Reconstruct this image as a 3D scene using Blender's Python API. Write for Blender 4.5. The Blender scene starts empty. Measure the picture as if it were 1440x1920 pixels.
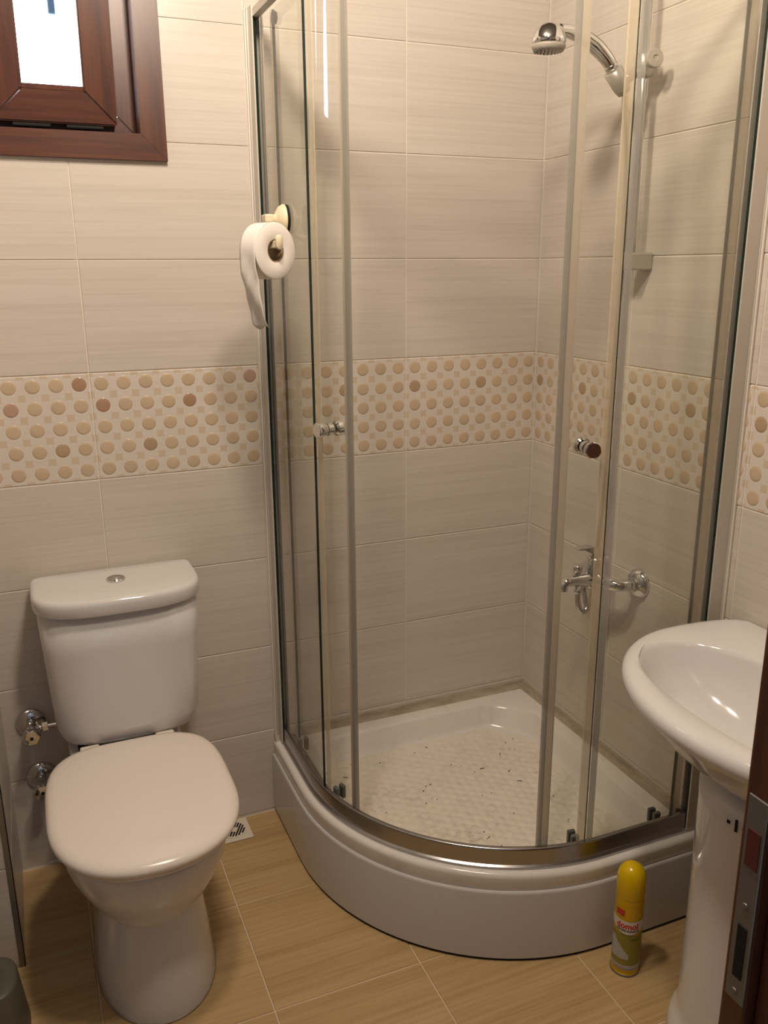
import bpy, bmesh, math, random
from mathutils import Vector, Matrix
random.seed(4)
D = bpy.data
SC = bpy.context.scene
COL = SC.collection
pi = math.pi

# ------------------------------------------------------------------ camera, world, light, exposure
def setup_camera():
    f, pitch, yaw, roll = 1613.63, 0.274938, 0.394673, -0.006246
    cy, sy, cp, sp = math.cos(yaw), math.sin(yaw), math.cos(pitch), math.sin(pitch)
    fw = Vector((sy*cp, cy*cp, -sp)); rt = Vector((cy, -sy, 0)); up = rt.cross(fw)
    r2 = rt*math.cos(roll) + up*math.sin(roll); u2 = -rt*math.sin(roll) + up*math.cos(roll)
    cam = D.cameras.new('camera'); o = D.objects.new('camera', cam); COL.objects.link(o)
    cam.sensor_fit = 'HORIZONTAL'; cam.sensor_width = 36; cam.lens = 36*f/1440; cam.clip_start = 0.02
    m = Matrix((r2, u2, -fw)).transposed().to_4x4(); m.translation = (-1.33628, -2.09201, 1.47992)
    o.matrix_world = m; SC.camera = o
setup_camera()
W = D.worlds.new('sky'); SC.world = W; W.use_nodes = True
W.node_tree.nodes['Background'].inputs[0].default_value = (0.74, 0.87, 1.0, 1)
W.node_tree.nodes['Background'].inputs[1].default_value = 14.0
def lamp(name, loc, power, color, radius):
    l = D.lights.new(name, 'POINT'); l.energy = power; l.color = color; l.shadow_soft_size = radius
    o = D.objects.new(name, l); o.location = loc; COL.objects.link(o)
for lx, ly, lz, pw in ((-1.0, -0.90, 2.43, 38.0), (-0.90, -1.25, 2.38, 31.0)):      # two-bulb ceiling lamp, just above the frame
    lamp('ceiling_lamp', (lx, ly, lz), pw, (1.0, 0.86, 0.70), 0.07)
lamp('hall_fill', (-1.35, -3.6, 1.7), 3.0, (0.42, 0.67, 1.0), 0.3)   # added cool fill light, stands in for daylight from the unseen hall
vs = SC.view_settings
vs.view_transform = 'Standard'; vs.look = 'None'; vs.gamma = 1.0; vs.use_curve_mapping = False
vs.exposure = 0.0

# ------------------------------------------------------------------ materials
MATS = {}
def pbr(name, col, rough=0.4, metal=0.0, coat=0.0, spec=0.5):
    m = D.materials.new(name); m.use_nodes = True
    b = m.node_tree.nodes['Principled BSDF']
    b.inputs['Base Color'].default_value = (*col, 1); b.inputs['Roughness'].default_value = rough
    b.inputs['Metallic'].default_value = metal; b.inputs['Coat Weight'].default_value = coat
    b.inputs['Specular IOR Level'].default_value = spec
    MATS[name] = m; return m
class NT:
    def __init__(s, m): s.t = m.node_tree; s.b = s.t.nodes['Principled BSDF']
    def n(s, typ, **kw):
        x = s.t.nodes.new(typ)
        for k, v in kw.items(): setattr(x, k, v)
        return x
    def l(s, a, b): s.t.links.new(a, b)
    def math(s, op, a, b=None):
        x = s.n('ShaderNodeMath', operation=op)
        for i, v in enumerate((a, b)):
            if v is None: continue
            if isinstance(v, (int, float)): x.inputs[i].default_value = v
            else: s.l(v, x.inputs[i])
        return x.outputs[0]
    def noise(s, vec, scale=1.0, detail=3.0, rough=0.5):
        x = s.n('ShaderNodeTexNoise'); x.inputs['Scale'].default_value = scale
        x.inputs['Detail'].default_value = detail; x.inputs['Roughness'].default_value = rough
        s.l(vec, x.inputs['Vector']); return x.outputs['Fac']
    def ramp(s, fac, *stops):
        x = s.n('ShaderNodeValToRGB'); e = x.color_ramp.elements
        while len(e) < len(stops): e.new(0.5)
        for i, (p, c) in enumerate(stops): e[i].position = p; e[i].color = (*c, 1)
        s.l(fac, x.inputs[0]); return x.outputs[0]
    def mix(s, fac, a, b, mode='MIX'):
        x = s.n('ShaderNodeMix', data_type='RGBA', blend_type=mode)
        if isinstance(fac, (int, float)): x.inputs[0].default_value = fac
        else: s.l(fac, x.inputs[0])
        for i, v in ((6, a), (7, b)):
            if isinstance(v, tuple): x.inputs[i].default_value = (*v, 1)
            else: s.l(v, x.inputs[i])
        return x.outputs[2]
    def coords(s, scale, jitter=True):
        tc = s.n('ShaderNodeTexCoord'); v = tc.outputs['Object']
        if jitter:
            oi = s.n('ShaderNodeObjectInfo')
            mu = s.n('ShaderNodeVectorMath', operation='SCALE'); mu.inputs[0].default_value = (3.1, 1.7, 2.3)
            s.l(oi.outputs['Random'], mu.inputs['Scale'])
            ad = s.n('ShaderNodeVectorMath', operation='ADD'); s.l(v, ad.inputs[0]); s.l(mu.outputs[0], ad.inputs[1]); v = ad.outputs[0]
        mp = s.n('ShaderNodeVectorMath', operation='MULTIPLY'); s.l(v, mp.inputs[0]); mp.inputs[1].default_value = scale
        return mp.outputs[0]
    def bump(s, h, strength, dist=0.002):
        x = s.n('ShaderNodeBump'); x.inputs['Strength'].default_value = strength; x.inputs['Distance'].default_value = dist
        s.l(h, x.inputs['Height']); s.l(x.outputs[0], s.b.inputs['Normal'])
    def color(s, c): s.l(c, s.b.inputs['Base Color'])

TILE_A, TILE_B, TILE_C = (0.61, 0.55, 0.487), (0.56, 0.50, 0.44), (0.645, 0.588, 0.53)
def tile_streaks(k):
    a = k.noise(k.coords((2.2, 1, 150)), 1, 3, 0.6)
    b = k.noise(k.coords((1.0, 1, 22)), 1, 2, 0.5)
    f = k.math('ADD', k.math('MULTIPLY', a, 0.65), k.math('MULTIPLY', b, 0.35))
    return f, k.ramp(f, (0.34, TILE_B), (0.5, TILE_A), (0.66, TILE_C))
m = pbr('wall_tile', TILE_A, 0.26, spec=0.3); k = NT(m); f, c = tile_streaks(k); k.color(c); k.bump(f, 0.12, 0.001)
# printed background of the dotted border tile: pale stars between the discs
m = pbr('border_tile', TILE_A, 0.24, spec=0.3); k = NT(m)
tc = k.n('ShaderNodeTexCoord'); sx = k.n('ShaderNodeSeparateXYZ'); k.l(tc.outputs['Object'], sx.inputs[0])
u = k.math('SUBTRACT', k.math('MODULO', k.math('ADD', sx.outputs[0], 0.00125), 0.05), 0.025)
w = k.math('SUBTRACT', k.math('MODULO', k.math('ADD', sx.outputs[2], 0.0015), 0.05), 0.025)
dd = k.math('SQRT', k.math('ADD', k.math('MULTIPLY', u, u), k.math('MULTIPLY', w, w)))
star = k.math('GREATER_THAN', k.math('MINIMUM', k.math('ABSOLUTE', u), k.math('ABSOLUTE', w)), 0.0168)
ring = k.math('LESS_THAN', k.math('ABSOLUTE', k.math('SUBTRACT', dd, 0.0225)), 0.0007)
f, c = tile_streaks(k)
c = k.mix(0.75, c, (0.70, 0.64, 0.575))
c = k.mix(k.math('MULTIPLY', star, 0.9), c, (0.60, 0.49, 0.36)); c = k.mix(k.math('MULTIPLY', ring, 0.3), c, (0.58, 0.48, 0.37))
k.color(c)
def dotmat(name, col, rough):
    m = pbr(name, col, rough, coat=0.3); k = NT(m)
    oi = k.n('ShaderNodeObjectInfo')
    n = k.noise(k.coords((20, 1, 260)), 1, 2)
    c = k.mix(k.math('MULTIPLY', oi.outputs['Random'], 0.5), col, tuple(x*0.86 for x in col))
    k.color(k.mix(k.math('MULTIPLY', n, 0.3), c, tuple(x*1.15 for x in col)))
dotmat('dot_beige', (0.57, 0.445, 0.31), 0.3)
dotmat('dot_brown', (0.42, 0.26, 0.17), 0.15)
dotmat('dot_rose', (0.47, 0.315, 0.235), 0.2)
dotmat('dot_taupe', (0.44, 0.32, 0.205), 0.15)
pbr('grout', (0.80, 0.73, 0.65), 0.9)
pbr('floor_grout', (0.72, 0.58, 0.42), 0.9)
m = pbr('floor_tile', (0.5, 0.34, 0.17), 0.34); k = NT(m)
a = k.noise(k.coords((3, 110, 1)), 1, 4, 0.65); b = k.noise(k.coords((1.6, 14, 1)), 1, 3)
f = k.math('ADD', k.math('MULTIPLY', a, 0.6), k.math('MULTIPLY', b, 0.4))
k.color(k.ramp(f, (0.33, (0.38, 0.25, 0.11)), (0.5, (0.49, 0.335, 0.16)), (0.68, (0.57, 0.41, 0.22)))); k.bump(f, 0.15, 0.001)
pbr('plaster', (0.20, 0.20, 0.20), 0.8)
pbr('ceiling_paint', (0.12, 0.10, 0.08), 0.8)
pbr('ceramic', (0.69, 0.67, 0.665), 0.09, coat=0.2)
pbr('seat_plastic', (0.80, 0.725, 0.665), 0.2)
pbr('hinge_plastic', (0.75, 0.68, 0.58), 0.35)
m = pbr('tray_acrylic', (0.78, 0.73, 0.67), 0.16); k = NT(m)
n = k.noise(k.coords((7, 7, 7), False), 1, 5, 0.7); n2 = k.noise(k.coords((70, 70, 70), False), 1, 3, 0.6)
f = k.math('MULTIPLY', k.ramp(n, (0.56, (0, 0, 0)), (0.85, (1, 1, 1))), n2)
k.color(k.mix(f, (0.77, 0.73, 0.69), (0.45, 0.38, 0.30)))
m = pbr('tray_floor', (0.76, 0.70, 0.60), 0.3); k = NT(m)
n = k.noise(k.coords((6, 6, 6), False), 1, 4, 0.7); n2 = k.noise(k.coords((60, 60, 60), False), 1, 4, 0.7)
f = k.math('MULTIPLY', k.ramp(n, (0.45, (0.05, 0.05, 0.05)), (0.72, (1, 1, 1))), k.ramp(n2, (0.42, (0, 0, 0)), (0.8, (1, 1, 1))))
k.color(k.mix(f, (0.80, 0.74, 0.64), (0.36, 0.29, 0.21)))
m = pbr('skirt_acrylic', (0.60, 0.575, 0.56), 0.13)
m = pbr('sealant', (0.5, 0.41, 0.31), 0.6); k = NT(m)
n = k.noise(k.coords((9, 9, 40), False), 1, 4, 0.7)
k.color(k.ramp(n, (0.3, (0.30, 0.235, 0.165)), (0.6, (0.47, 0.40, 0.315))))
pbr('sealant_white', (0.72, 0.66, 0.58), 0.6)
pbr('chrome', (0.72, 0.72, 0.72), 0.07, 1.0)
pbr('chrome_dull', (0.62, 0.62, 0.60), 0.22, 1.0)
pbr('rail_chrome', (0.42, 0.41, 0.41), 0.24, 1.0)
pbr('alu', (0.60, 0.56, 0.50), 0.38, 0.25)
pbr('steel_plate', (0.20, 0.19, 0.175), 0.42, 0.6)
pbr('grey_plastic', (0.13, 0.135, 0.125), 0.35)
pbr('bin_plastic', (0.105, 0.10, 0.075), 0.4)
pbr('black', (0.012, 0.011, 0.010), 0.6, spec=0.2)
pbr('dark_red', (0.10, 0.015, 0.012), 0.5)
pbr('cream_plastic', (0.80, 0.70, 0.50), 0.35)
pbr('spray_grey', (0.42, 0.38, 0.32), 0.4)
pbr('satin_plastic', (0.50, 0.47, 0.41), 0.3, 0.5)
pbr('paper', (0.80, 0.745, 0.69), 0.95, spec=0.1)
pbr('cardboard', (0.28, 0.19, 0.12), 0.9)
pbr('trim_metal', (0.25, 0.235, 0.21), 0.4, 0.7)
pbr('hair', (0.05, 0.03, 0.015), 0.8)
def wood(name, a, b, c, sc, rough):
    m = pbr(name, b, rough); k = NT(m)
    n = k.noise(k.coords(sc), 1, 5, 0.65)
    k.color(k.ramp(n, (0.3, a), (0.5, b), (0.72, c))); k.bump(n, 0.08, 0.001)
wood('wood_v', (0.045, 0.012, 0.005), (0.078, 0.022, 0.009), (0.12, 0.036, 0.014), (60, 60, 3), 0.35)
wood('wood_h', (0.045, 0.012, 0.005), (0.078, 0.022, 0.009), (0.12, 0.036, 0.014), (3, 60, 60), 0.35)
wood('door_wood', (0.05, 0.014, 0.007), (0.095, 0.026, 0.011), (0.14, 0.042, 0.018), (70, 70, 2.5), 0.4)
pbr('outside_bar', (0.02, 0.045, 0.075), 0.6)
# clear glass: a see-through pane with a Fresnel mirror on top; its cut edge is dark green
def glass(name, tint, gain=1.0):
    m = D.materials.new(name); m.use_nodes = True; t = m.node_tree; t.nodes.clear()
    out = t.nodes.new('ShaderNodeOutputMaterial'); mx = t.nodes.new('ShaderNodeMixShader')
    tr = t.nodes.new('ShaderNodeBsdfTransparent'); gl = t.nodes.new('ShaderNodeBsdfGlossy'); fr = t.nodes.new('ShaderNodeFresnel')
    tr.inputs[0].default_value = (*tint, 1); gl.inputs['Roughness'].default_value = 0.0; fr.inputs[0].default_value = 1.5
    geo = t.nodes.new('ShaderNodeNewGeometry'); mp = t.nodes.new('ShaderNodeMath'); mp.operation = 'MULTIPLY'
    inv = t.nodes.new('ShaderNodeMath'); inv.operation = 'SUBTRACT'; inv.inputs[0].default_value = 1.0
    t.links.new(geo.outputs['Backfacing'], inv.inputs[1])
    t.links.new(fr.outputs[0], mp.inputs[0]); t.links.new(inv.outputs[0], mp.inputs[1])
    t.links.new(mp.outputs[0], mx.inputs[0]); t.links.new(tr.outputs[0], mx.inputs[1]); t.links.new(gl.outputs[0], mx.inputs[2])
    t.links.new(mx.outputs[0], out.inputs[0]); MATS[name] = m
glass('glass', (0.990, 0.994, 0.980))
glass('window_glass', (0.97, 0.985, 1.0))
pbr('glass_edge', (0.012, 0.022, 0.018), 0.15)
def translucent_strip(name, col, seethrough):
    m = pbr(name, col, 0.3); t = m.node_tree; b = t.nodes['Principled BSDF']
    mx = t.nodes.new('ShaderNodeMixShader'); tr = t.nodes.new('ShaderNodeBsdfTransparent'); mx.inputs[0].default_value = seethrough
    out = t.nodes['Material Output']
    t.links.new(b.outputs[0], mx.inputs[1]); t.links.new(tr.outputs[0], mx.inputs[2]); t.links.new(mx.outputs[0], out.inputs[0])
translucent_strip('clear_seal', (0.58, 0.51, 0.40), 0.38)
translucent_strip('grey_clip', (0.50, 0.48, 0.44), 0.5)
translucent_strip('grey_seal', (0.36, 0.34, 0.29), 0.35)
translucent_strip('thin_seal', (0.72, 0.62, 0.44), 0.62)
pbr('can_yellow', (0.72, 0.48, 0.0), 0.2)
pbr('can_yellow_body', (0.62, 0.38, 0.0), 0.25)
pbr('can_red', (0.55, 0.02, 0.02), 0.35)
pbr('can_white', (0.68, 0.63, 0.58), 0.35)
pbr('can_olive', (0.25, 0.22, 0.03), 0.3)
pbr('can_grey', (0.42, 0.43, 0.42), 0.35)
pbr('can_pink', (0.60, 0.22, 0.22), 0.35)
pbr('can_dark', (0.03, 0.03, 0.02), 0.4)

# ------------------------------------------------------------------ helpers
def tag(o, label=None, cat=None, group=None, kind=None):
    if label: o['label'] = label
    if cat: o['category'] = cat
    if group: o['group'] = group
    if kind: o['kind'] = kind
    return o
def thing(name, loc, label, cat, group=None, rz=0.0):
    o = D.objects.new(name, None); o.location = loc; o.rotation_euler = (0, 0, rz); o.empty_display_size = 0.05
    COL.objects.link(o); return tag(o, label, cat, group)
def link(name, me, mat, parent=None, loc=(0, 0, 0), smooth=False):
    o = D.objects.new(name, me); COL.objects.link(o); o.location = loc
    if mat is not None:
        me.materials.clear()
        for x in (mat if isinstance(mat, (list, tuple)) else [mat]): me.materials.append(MATS[x])
    if smooth:
        me.polygons.foreach_set('use_smooth', [True]*len(me.polygons))
    if parent is not None: o.parent = parent
    return o
def mesh(verts, faces, name='m'):
    me = D.meshes.new(name); me.from_pydata([tuple(v) for v in verts], [], [tuple(f) for f in faces]); me.update(); return me
def from_bm(bm):
    bmesh.ops.recalc_face_normals(bm, faces=bm.faces)
    me = D.meshes.new('m'); bm.to_mesh(me); bm.free(); return me
def fix(me):
    bm = bmesh.new(); bm.from_mesh(me); bmesh.ops.recalc_face_normals(bm, faces=bm.faces); bm.to_mesh(me); bm.free(); return me
def sharp(o, ang=40):
    bm = bmesh.new(); bm.from_mesh(o.data)
    for e in bm.edges:
        e.smooth = not (len(e.link_faces) == 2 and e.calc_face_angle(0) > math.radians(ang))
    bm.to_mesh(o.data); bm.free(); return o
def box_me(x0, x1, y0, y1, z0, z1, bev=0.0, seg=1):
    bm = bmesh.new(); bmesh.ops.create_cube(bm, size=1)
    for v in bm.verts: v.co = Vector(((x0+x1)/2+v.co.x*(x1-x0), (y0+y1)/2+v.co.y*(y1-y0), (z0+z1)/2+v.co.z*(z1-z0)))
    if bev: bmesh.ops.bevel(bm, geom=bm.edges[:], offset=bev, segments=seg, affect='EDGES', profile=0.5)
    return from_bm(bm)
def loft(loops, cap0=True, cap1=True, closed=True):
    n = len(loops[0]); V = [p for L in loops for p in L]; F = []
    for i in range(len(loops)-1):
        for j in range(n if closed else n-1):
            a, b = i*n+j, i*n+(j+1) % n
            F.append((a, b, b+n, a+n))
    if cap0: F.append(tuple(range(n-1, -1, -1)))
    if cap1: F.append(tuple((len(loops)-1)*n+j for j in range(n)))
    return fix(mesh(V, F))
def lathe(profile, axis=(0, 0, 1), origin=(0, 0, 0), n=32):
    """profile: (radius, height along axis)"""
    q = Vector((0, 0, 1)).rotation_difference(Vector(axis).normalized()); o = Vector(origin)
    loops = [[o + q @ Vector((max(r, 1e-5)*math.cos(2*pi*j/n), max(r, 1e-5)*math.sin(2*pi*j/n), h)) for j in range(n)] for r, h in profile]
    return loft(loops, profile[0][0] > 1e-4, profile[-1][0] > 1e-4)
def smooth_path(P, k=6):
    P = [Vector(p) for p in P]; out = []
    for i in range(len(P)-1):
        p0, p1, p2, p3 = P[max(i-1, 0)], P[i], P[i+1], P[min(i+2, len(P)-1)]
        for j in range(k):
            t = j/k
            out.append(0.5*((2*p1)+(p2-p0)*t+(2*p0-5*p1+4*p2-p3)*t*t+(3*p1-p0-3*p2+p3)*t**3))
    return out+[P[-1]]
def tube(P, R, n=14):
    P = [Vector(p) for p in P]
    if not isinstance(R, (list, tuple)): R = [R]*len(P)
    loops = []; prev = None
    for i, p in enumerate(P):
        t = (P[min(i+1, len(P)-1)]-P[max(i-1, 0)]).normalized()
        if prev is None:
            a = Vector((0, 0, 1)) if abs(t.z) < 0.9 else Vector((1, 0, 0)); s = t.cross(a).normalized()
        else: s = (prev-t*prev.dot(t)).normalized()
        prev = s; u = t.cross(s)
        loops.append([p+(s*math.cos(2*pi*j/n)+u*math.sin(2*pi*j/n))*R[i] for j in range(n)])
    return loft(loops)
def interp(R, m):
    return [R[0]+(0)] if m == 1 else [R[int(i*(len(R)-1)/(m-1)) if i < m-1 else len(R)-1]*(1-((i*(len(R)-1)/(m-1)) % 1 if i < m-1 else 0))+R[min(int(i*(len(R)-1)/(m-1))+1, len(R)-1)]*((i*(len(R)-1)/(m-1)) % 1 if i < m-1 else 0) for i in range(m)]
def join_me(*mes):
    bm = bmesh.new()
    for x in mes: bm.from_mesh(x)
    me = D.meshes.new('m'); bm.to_mesh(me); bm.free(); return me

# ------------------------------------------------------------------ room shell
def plate(name, x0, x1, y0, y1, z0, z1, mat):
    o = link(name, box_me(x0, x1, y0, y1, z0, z1), mat); return tag(o, kind='structure')
ROWZ = [0.00445+0.25*i for i in range(10)]
TW, TH, GAP, TT = 0.3985, 0.25, 0.0025, 0.006
CEIL = 2.505
HOLE = (-1.432, -0.993, 1.722, 2.292)
# back wall body with the window opening
def wall_with_hole():
    xs = [-1.62, HOLE[0], HOLE[1], 0.12]; zs = [-0.05, HOLE[2], HOLE[3], CEIL+0.05]; parts = []
    for i in range(3):
        for j in range(3):
            if (i, j) != (1, 1): parts.append((xs[i], xs[i+1], zs[j], zs[j+1]))
    bm = bmesh.new(); vd = {}
    def V(x, y, z):
        key = (round(x, 4), y, round(z, 4))
        if key not in vd: vd[key] = bm.verts.new((x, y, z))
        return vd[key]
    for a, b, c, d in parts: bm.faces.new([V(a, 0.0022, c), V(b, 0.0022, c), V(b, 0.0022, d), V(a, 0.0022, d)])
    r = bmesh.ops.extrude_face_region(bm, geom=bm.faces[:])
    for v in r['geom']:
        if isinstance(v, bmesh.types.BMVert): v.co.y = 0.16
    return from_bm(bm)
wall_back = tag(link('wall_back', wall_with_hole(), 'grout'), kind='structure')
wall_right = plate('wall_right', 0.0022, 0.12, -2.65, 0.0, -0.05, CEIL+0.05, 'grout')
floor = plate('floor', -2.0, 0.0, -2.65, 0.0, -0.08, -0.0022, 'floor_grout')
ceiling = plate('ceiling', -2.1, 0.1, -2.75, 0.16, CEIL, CEIL+0.08, 'ceiling_paint')
wall_left = plate('wall_left', -2.1, -1.98, -2.65, 0.12, -0.05, CEIL+0.05, 'plaster')
wf = [box_me(a, b, -2.75, -2.65, c, d) for a, b, c, d in ((-2.1, -1.80, -0.05, CEIL+0.05), (-0.98, 0.12, -0.05, CEIL+0.05), (-1.80, -0.98, 2.05, CEIL+0.05))]
wall_front = tag(link('wall_front', join_me(*wf), 'plaster'), kind='structure')
hall = [box_me(*b) for b in ((-2.4, 0.4, -4.4, -2.751, -0.08, -0.003), (-2.4, 0.4, -4.4, -2.751, CEIL, CEIL+0.08), (-2.5, -2.4, -4.4, -2.751, -0.08, CEIL+0.08), (0.4, 0.5, -4.4, -2.751, -0.08, CEIL+0.08), (-2.5, 0.5, -4.5, -4.4, -0.08, CEIL+0.08))]
wall_hall = tag(link('wall_hall', join_me(*hall), 'plaster'), kind='structure')
PX, PY = -1.474, -0.341
wall_partition = plate('wall_partition', -1.985, PX-0.0022, PY+0.0022, 0.0, -0.05, CEIL+0.02, 'grout')

TILE_CACHE = {}
def tile_mesh(w, h, mat, t=TT, bev=0.0013):
    key = (round(w, 4), round(h, 4), mat)
    if key not in TILE_CACHE:
        x0, x1, z0, z1 = 0, w, 0, h; b = bev
        V = [(x0, t, z0), (x1, t, z0), (x1, t, z1), (x0, t, z1), (x0, b, z0), (x1, b, z0), (x1, b, z1), (x0, b, z1),
             (x0+b, 0, z0+b), (x1-b, 0, z0+b), (x1-b, 0, z1-b), (x0+b, 0, z1-b)]
        F = [(8, 9, 10, 11)]
        for a, c in ((0, 4), (4, 8)):
            for i in range(4): F.append((a+i, a+(i+1) % 4, c+(i+1) % 4, c+i))
        me = mesh(V, F); me.materials.append(MATS[mat]); TILE_CACHE[key] = me
    return TILE_CACHE[key]
def dome_mesh(mat):
    n = 18; V = [(0, -0.0013, 0)]; F = []
    for r, y in ((0.0105, -0.0012), (0.0148, -0.0009), (0.0166, 0.0002)):
        V += [(r*math.cos(2*pi*j/n), y, r*math.sin(2*pi*j/n)) for j in range(n)]
    for j in range(n): F.append((0, 1+(j+1) % n, 1+j))
    for a in (1, 1+n):
        for j in range(n): F.append((a+j, a+(j+1) % n, a+n+(j+1) % n, a+n+j))
    me = fix(mesh(V, F)); me.polygons.foreach_set('use_smooth', [True]*len(me.polygons)); me.materials.append(MATS[mat]); return me
DOT = {k: dome_mesh(k) for k in ('dot_beige', 'dot_brown', 'dot_taupe', 'dot_rose')}
SPECIAL = {'plain': {(1, 0): 'dot_taupe', (1, 4): 'dot_taupe'},
           'middle': {(0, 7): 'dot_rose', (1, 0): 'dot_brown', (1, 4): 'dot_brown', (3, 2): 'dot_taupe'},
           'left': {(0, 7): 'dot_brown', (1, 4): 'dot_rose', (3, 6): 'dot_taupe'}}
def put_tile(parent, x, y, z, w, h, rz, mat='wall_tile', dots=None, off=0.0):
    o = D.objects.new('tile', tile_mesh(w, h, mat)); COL.objects.link(o); o.parent = parent
    o.location = (x, y, z); o.rotation_euler = (0, 0, rz)
    if dots:
        for r in range(5):
            for c in range(8):
                cx = 0.02375+0.05*c-off
                if cx+0.015 > w or cx < 0.012: continue
                d = D.objects.new('dot', DOT[SPECIAL[dots].get((r, c), 'dot_beige')]); COL.objects.link(d); d.parent = o
                d.location = (cx, 0, TH-GAP-0.0235-0.05*r)
    return o
def holed_tile(parent, x0, x1, z0, z1):
    """tile cut around the window opening"""
    hx0, hx1, hz0, hz1 = HOLE
    xs = sorted({x0, x1, *[v for v in (hx0, hx1) if x0 < v < x1]}); zs = sorted({z0, z1, *[v for v in (hz0, hz1) if z0 < v < z1]})
    bm = bmesh.new(); vd = {}
    def V(x, z):
        if (x, z) not in vd: vd[(x, z)] = bm.verts.new((x-x0, 0, z-z0))
        return vd[(x, z)]
    cnt = 0
    for i in range(len(xs)-1):
        for j in range(len(zs)-1):
            mx, mz = (xs[i]+xs[i+1])/2, (zs[j]+zs[j+1])/2
            if hx0 < mx < hx1 and hz0 < mz < hz1: continue
            bm.faces.new([V(xs[i], zs[j]), V(xs[i+1], zs[j]), V(xs[i+1], zs[j+1]), V(xs[i], zs[j+1])]); cnt += 1
    if not cnt: bm.free(); return
    r = bmesh.ops.extrude_face_region(bm, geom=bm.faces[:])
    for v in r['geom']:
        if isinstance(v, bmesh.types.BMVert): v.co.y = TT
    link('tile', from_bm(bm), 'wall_tile', parent, (x0, 0, z0))
for r, z in enumerate(ROWZ):
    for c in range(4):
        xr = -TW*c - (0.0015 if c == 0 else GAP/2); xl = -TW*(c+1)+GAP/2+(0.1 if c == 3 else 0)
        if c == 0: xr = -0.0012
        z0, z1 = z+GAP/2, z+TH-GAP/2
        if xl < HOLE[1] and xr > HOLE[0] and z1 > HOLE[2] and z0 < HOLE[3]: holed_tile(wall_back, xl, xr, z0, z1)
        else: put_tile(wall_back, xl, 0, z0, xr-xl, z1-z0, 0, 'border_tile' if r == 4 else 'wall_tile', ('plain', 'plain', 'middle', 'left')[c] if r == 4 else None, 0.1 if c == 3 else 0)
    for c in range(4):
        y0 = -0.0035-TW*c-(GAP/2 if c else 0)
        put_tile(wall_right, 0, y0, z+GAP/2, TW-GAP-(0 if c else 0), TH-GAP, -pi/2, 'border_tile' if r == 4 else 'wall_tile', 'plain' if r == 4 and c < 3 else None)
    # pipe-shaft corner: narrow side and end face
    put_tile(wall_partition, PX, PY+0.004, z+GAP/2, -PY-0.006, TH-GAP, pi/2, 'wall_tile')
    put_tile(wall_partition, PX-0.003-TW, PY, z+GAP/2, TW-GAP, TH-GAP, 0, 'wall_tile')
FT = {}
for i in range(6):
    for j in range(8):
        x1 = -0.0005-0.3325*i; x0 = x1-0.3325; y1 = -0.0035-0.3355*j; y0 = max(y1-0.3355, -2.648)
        w_, d_ = x1-x0-0.003, y1-y0-0.003
        key = (round(w_, 4), round(d_, 4))
        if key not in FT:
            b = 0.0012; V = [(0, 0, -0.008), (w_, 0, -0.008), (w_, d_, -0.008), (0, d_, -0.008), (0, 0, -b), (w_, 0, -b), (w_, d_, -b), (0, d_, -b), (b, b, 0), (w_-b, b, 0), (w_-b, d_-b, 0), (b, d_-b, 0)]
            F = [(8, 9, 10, 11)]
            for a, c in ((0, 4), (4, 8)):
                for q in range(4): F.append((a+q, a+(q+1) % 4, c+(q+1) % 4, c+q))
            FT[key] = mesh(V, F); FT[key].materials.append(MATS['floor_tile'])
        o = D.objects.new('tile', FT[key]); COL.objects.link(o); o.parent = floor; o.location = (x0+0.0015, y0+0.0015, 0)
# metal corner strip on the shaft edge
o = link('trim_1', join_me(box_me(PX-0.011, PX+0.0015, PY-0.0015, PY+0.0005, 0.0, CEIL, 0.0004), box_me(PX-0.0005, PX+0.0015, PY-0.0015, PY+0.011, 0.0, CEIL, 0.0004)), 'trim_metal')
tag(o, kind='structure')

# ------------------------------------------------------------------ window (open, tilted inwards)
win = D.objects.new('window_1', None); COL.objects.link(win); win.location = (-1.2125, 0, 1.713); tag(win, kind='structure')
def mitred(x0, x1, z0, z1, wd, y0, y1, parent, name, off=(0, 0, 0), bev=0.002, mv='wood_v', mh='wood_h', g=0.0004):
    I = (x0+wd, x1-wd, z0+wd, z1-wd)
    quads = [((x0, z0), (x1, z0), (I[1], I[2]), (I[0], I[2]), mh), ((x1, z0), (x1, z1), (I[1], I[3]), (I[1], I[2]), mv),
             ((x1, z1), (x0, z1), (I[0], I[3]), (I[1], I[3]), mh), ((x0, z1), (x0, z0), (I[0], I[2]), (I[0], I[3]), mv)]
    for a, b, c, d, mt in quads:
        cx = sum(p[0] for p in (a, b, c, d))/4; cz = sum(p[1] for p in (a, b, c, d))/4
        P = [(p[0]+(g if cx > p[0] else -g), p[1]+(g if cz > p[1] else -g)) for p in (a, b, c, d)]
        bm = bmesh.new()
        F = bm.faces.new([bm.verts.new((p[0]-off[0], y0-off[1], p[1]-off[2])) for p in P])
        r = bmesh.ops.extrude_face_region(bm, geom=[F])
        for v in r['geom']:
            if isinstance(v, bmesh.types.BMVert): v.co.y = y1-off[1]
        bmesh.ops.bevel(bm, geom=bm.edges[:], offset=bev, segments=2, affect='EDGES')
        link(name, from_bm(bm), mt, parent)
WO = (-1.2125, 0, 1.713)
mitred(-1.44, -0.985, 1.713, 2.30, 0.055, -0.013, 0.055, win, 'casing_board', WO, 0.0007, g=0.0)
mitred(-1.43, -0.995, 1.725, 2.29, 0.085, 0.056, 0.11, win, 'frame_board', WO)
SP = (-1.2105, 0.026, 1.785)
sash = link('sash', mesh([], []), 'wood_v', win, tuple(Vector(SP)-Vector(WO)))
x0, x1, z0, z1 = -1.271, -1.150, 1.860, 2.215
bm = bmesh.new()
bead = []
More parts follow.
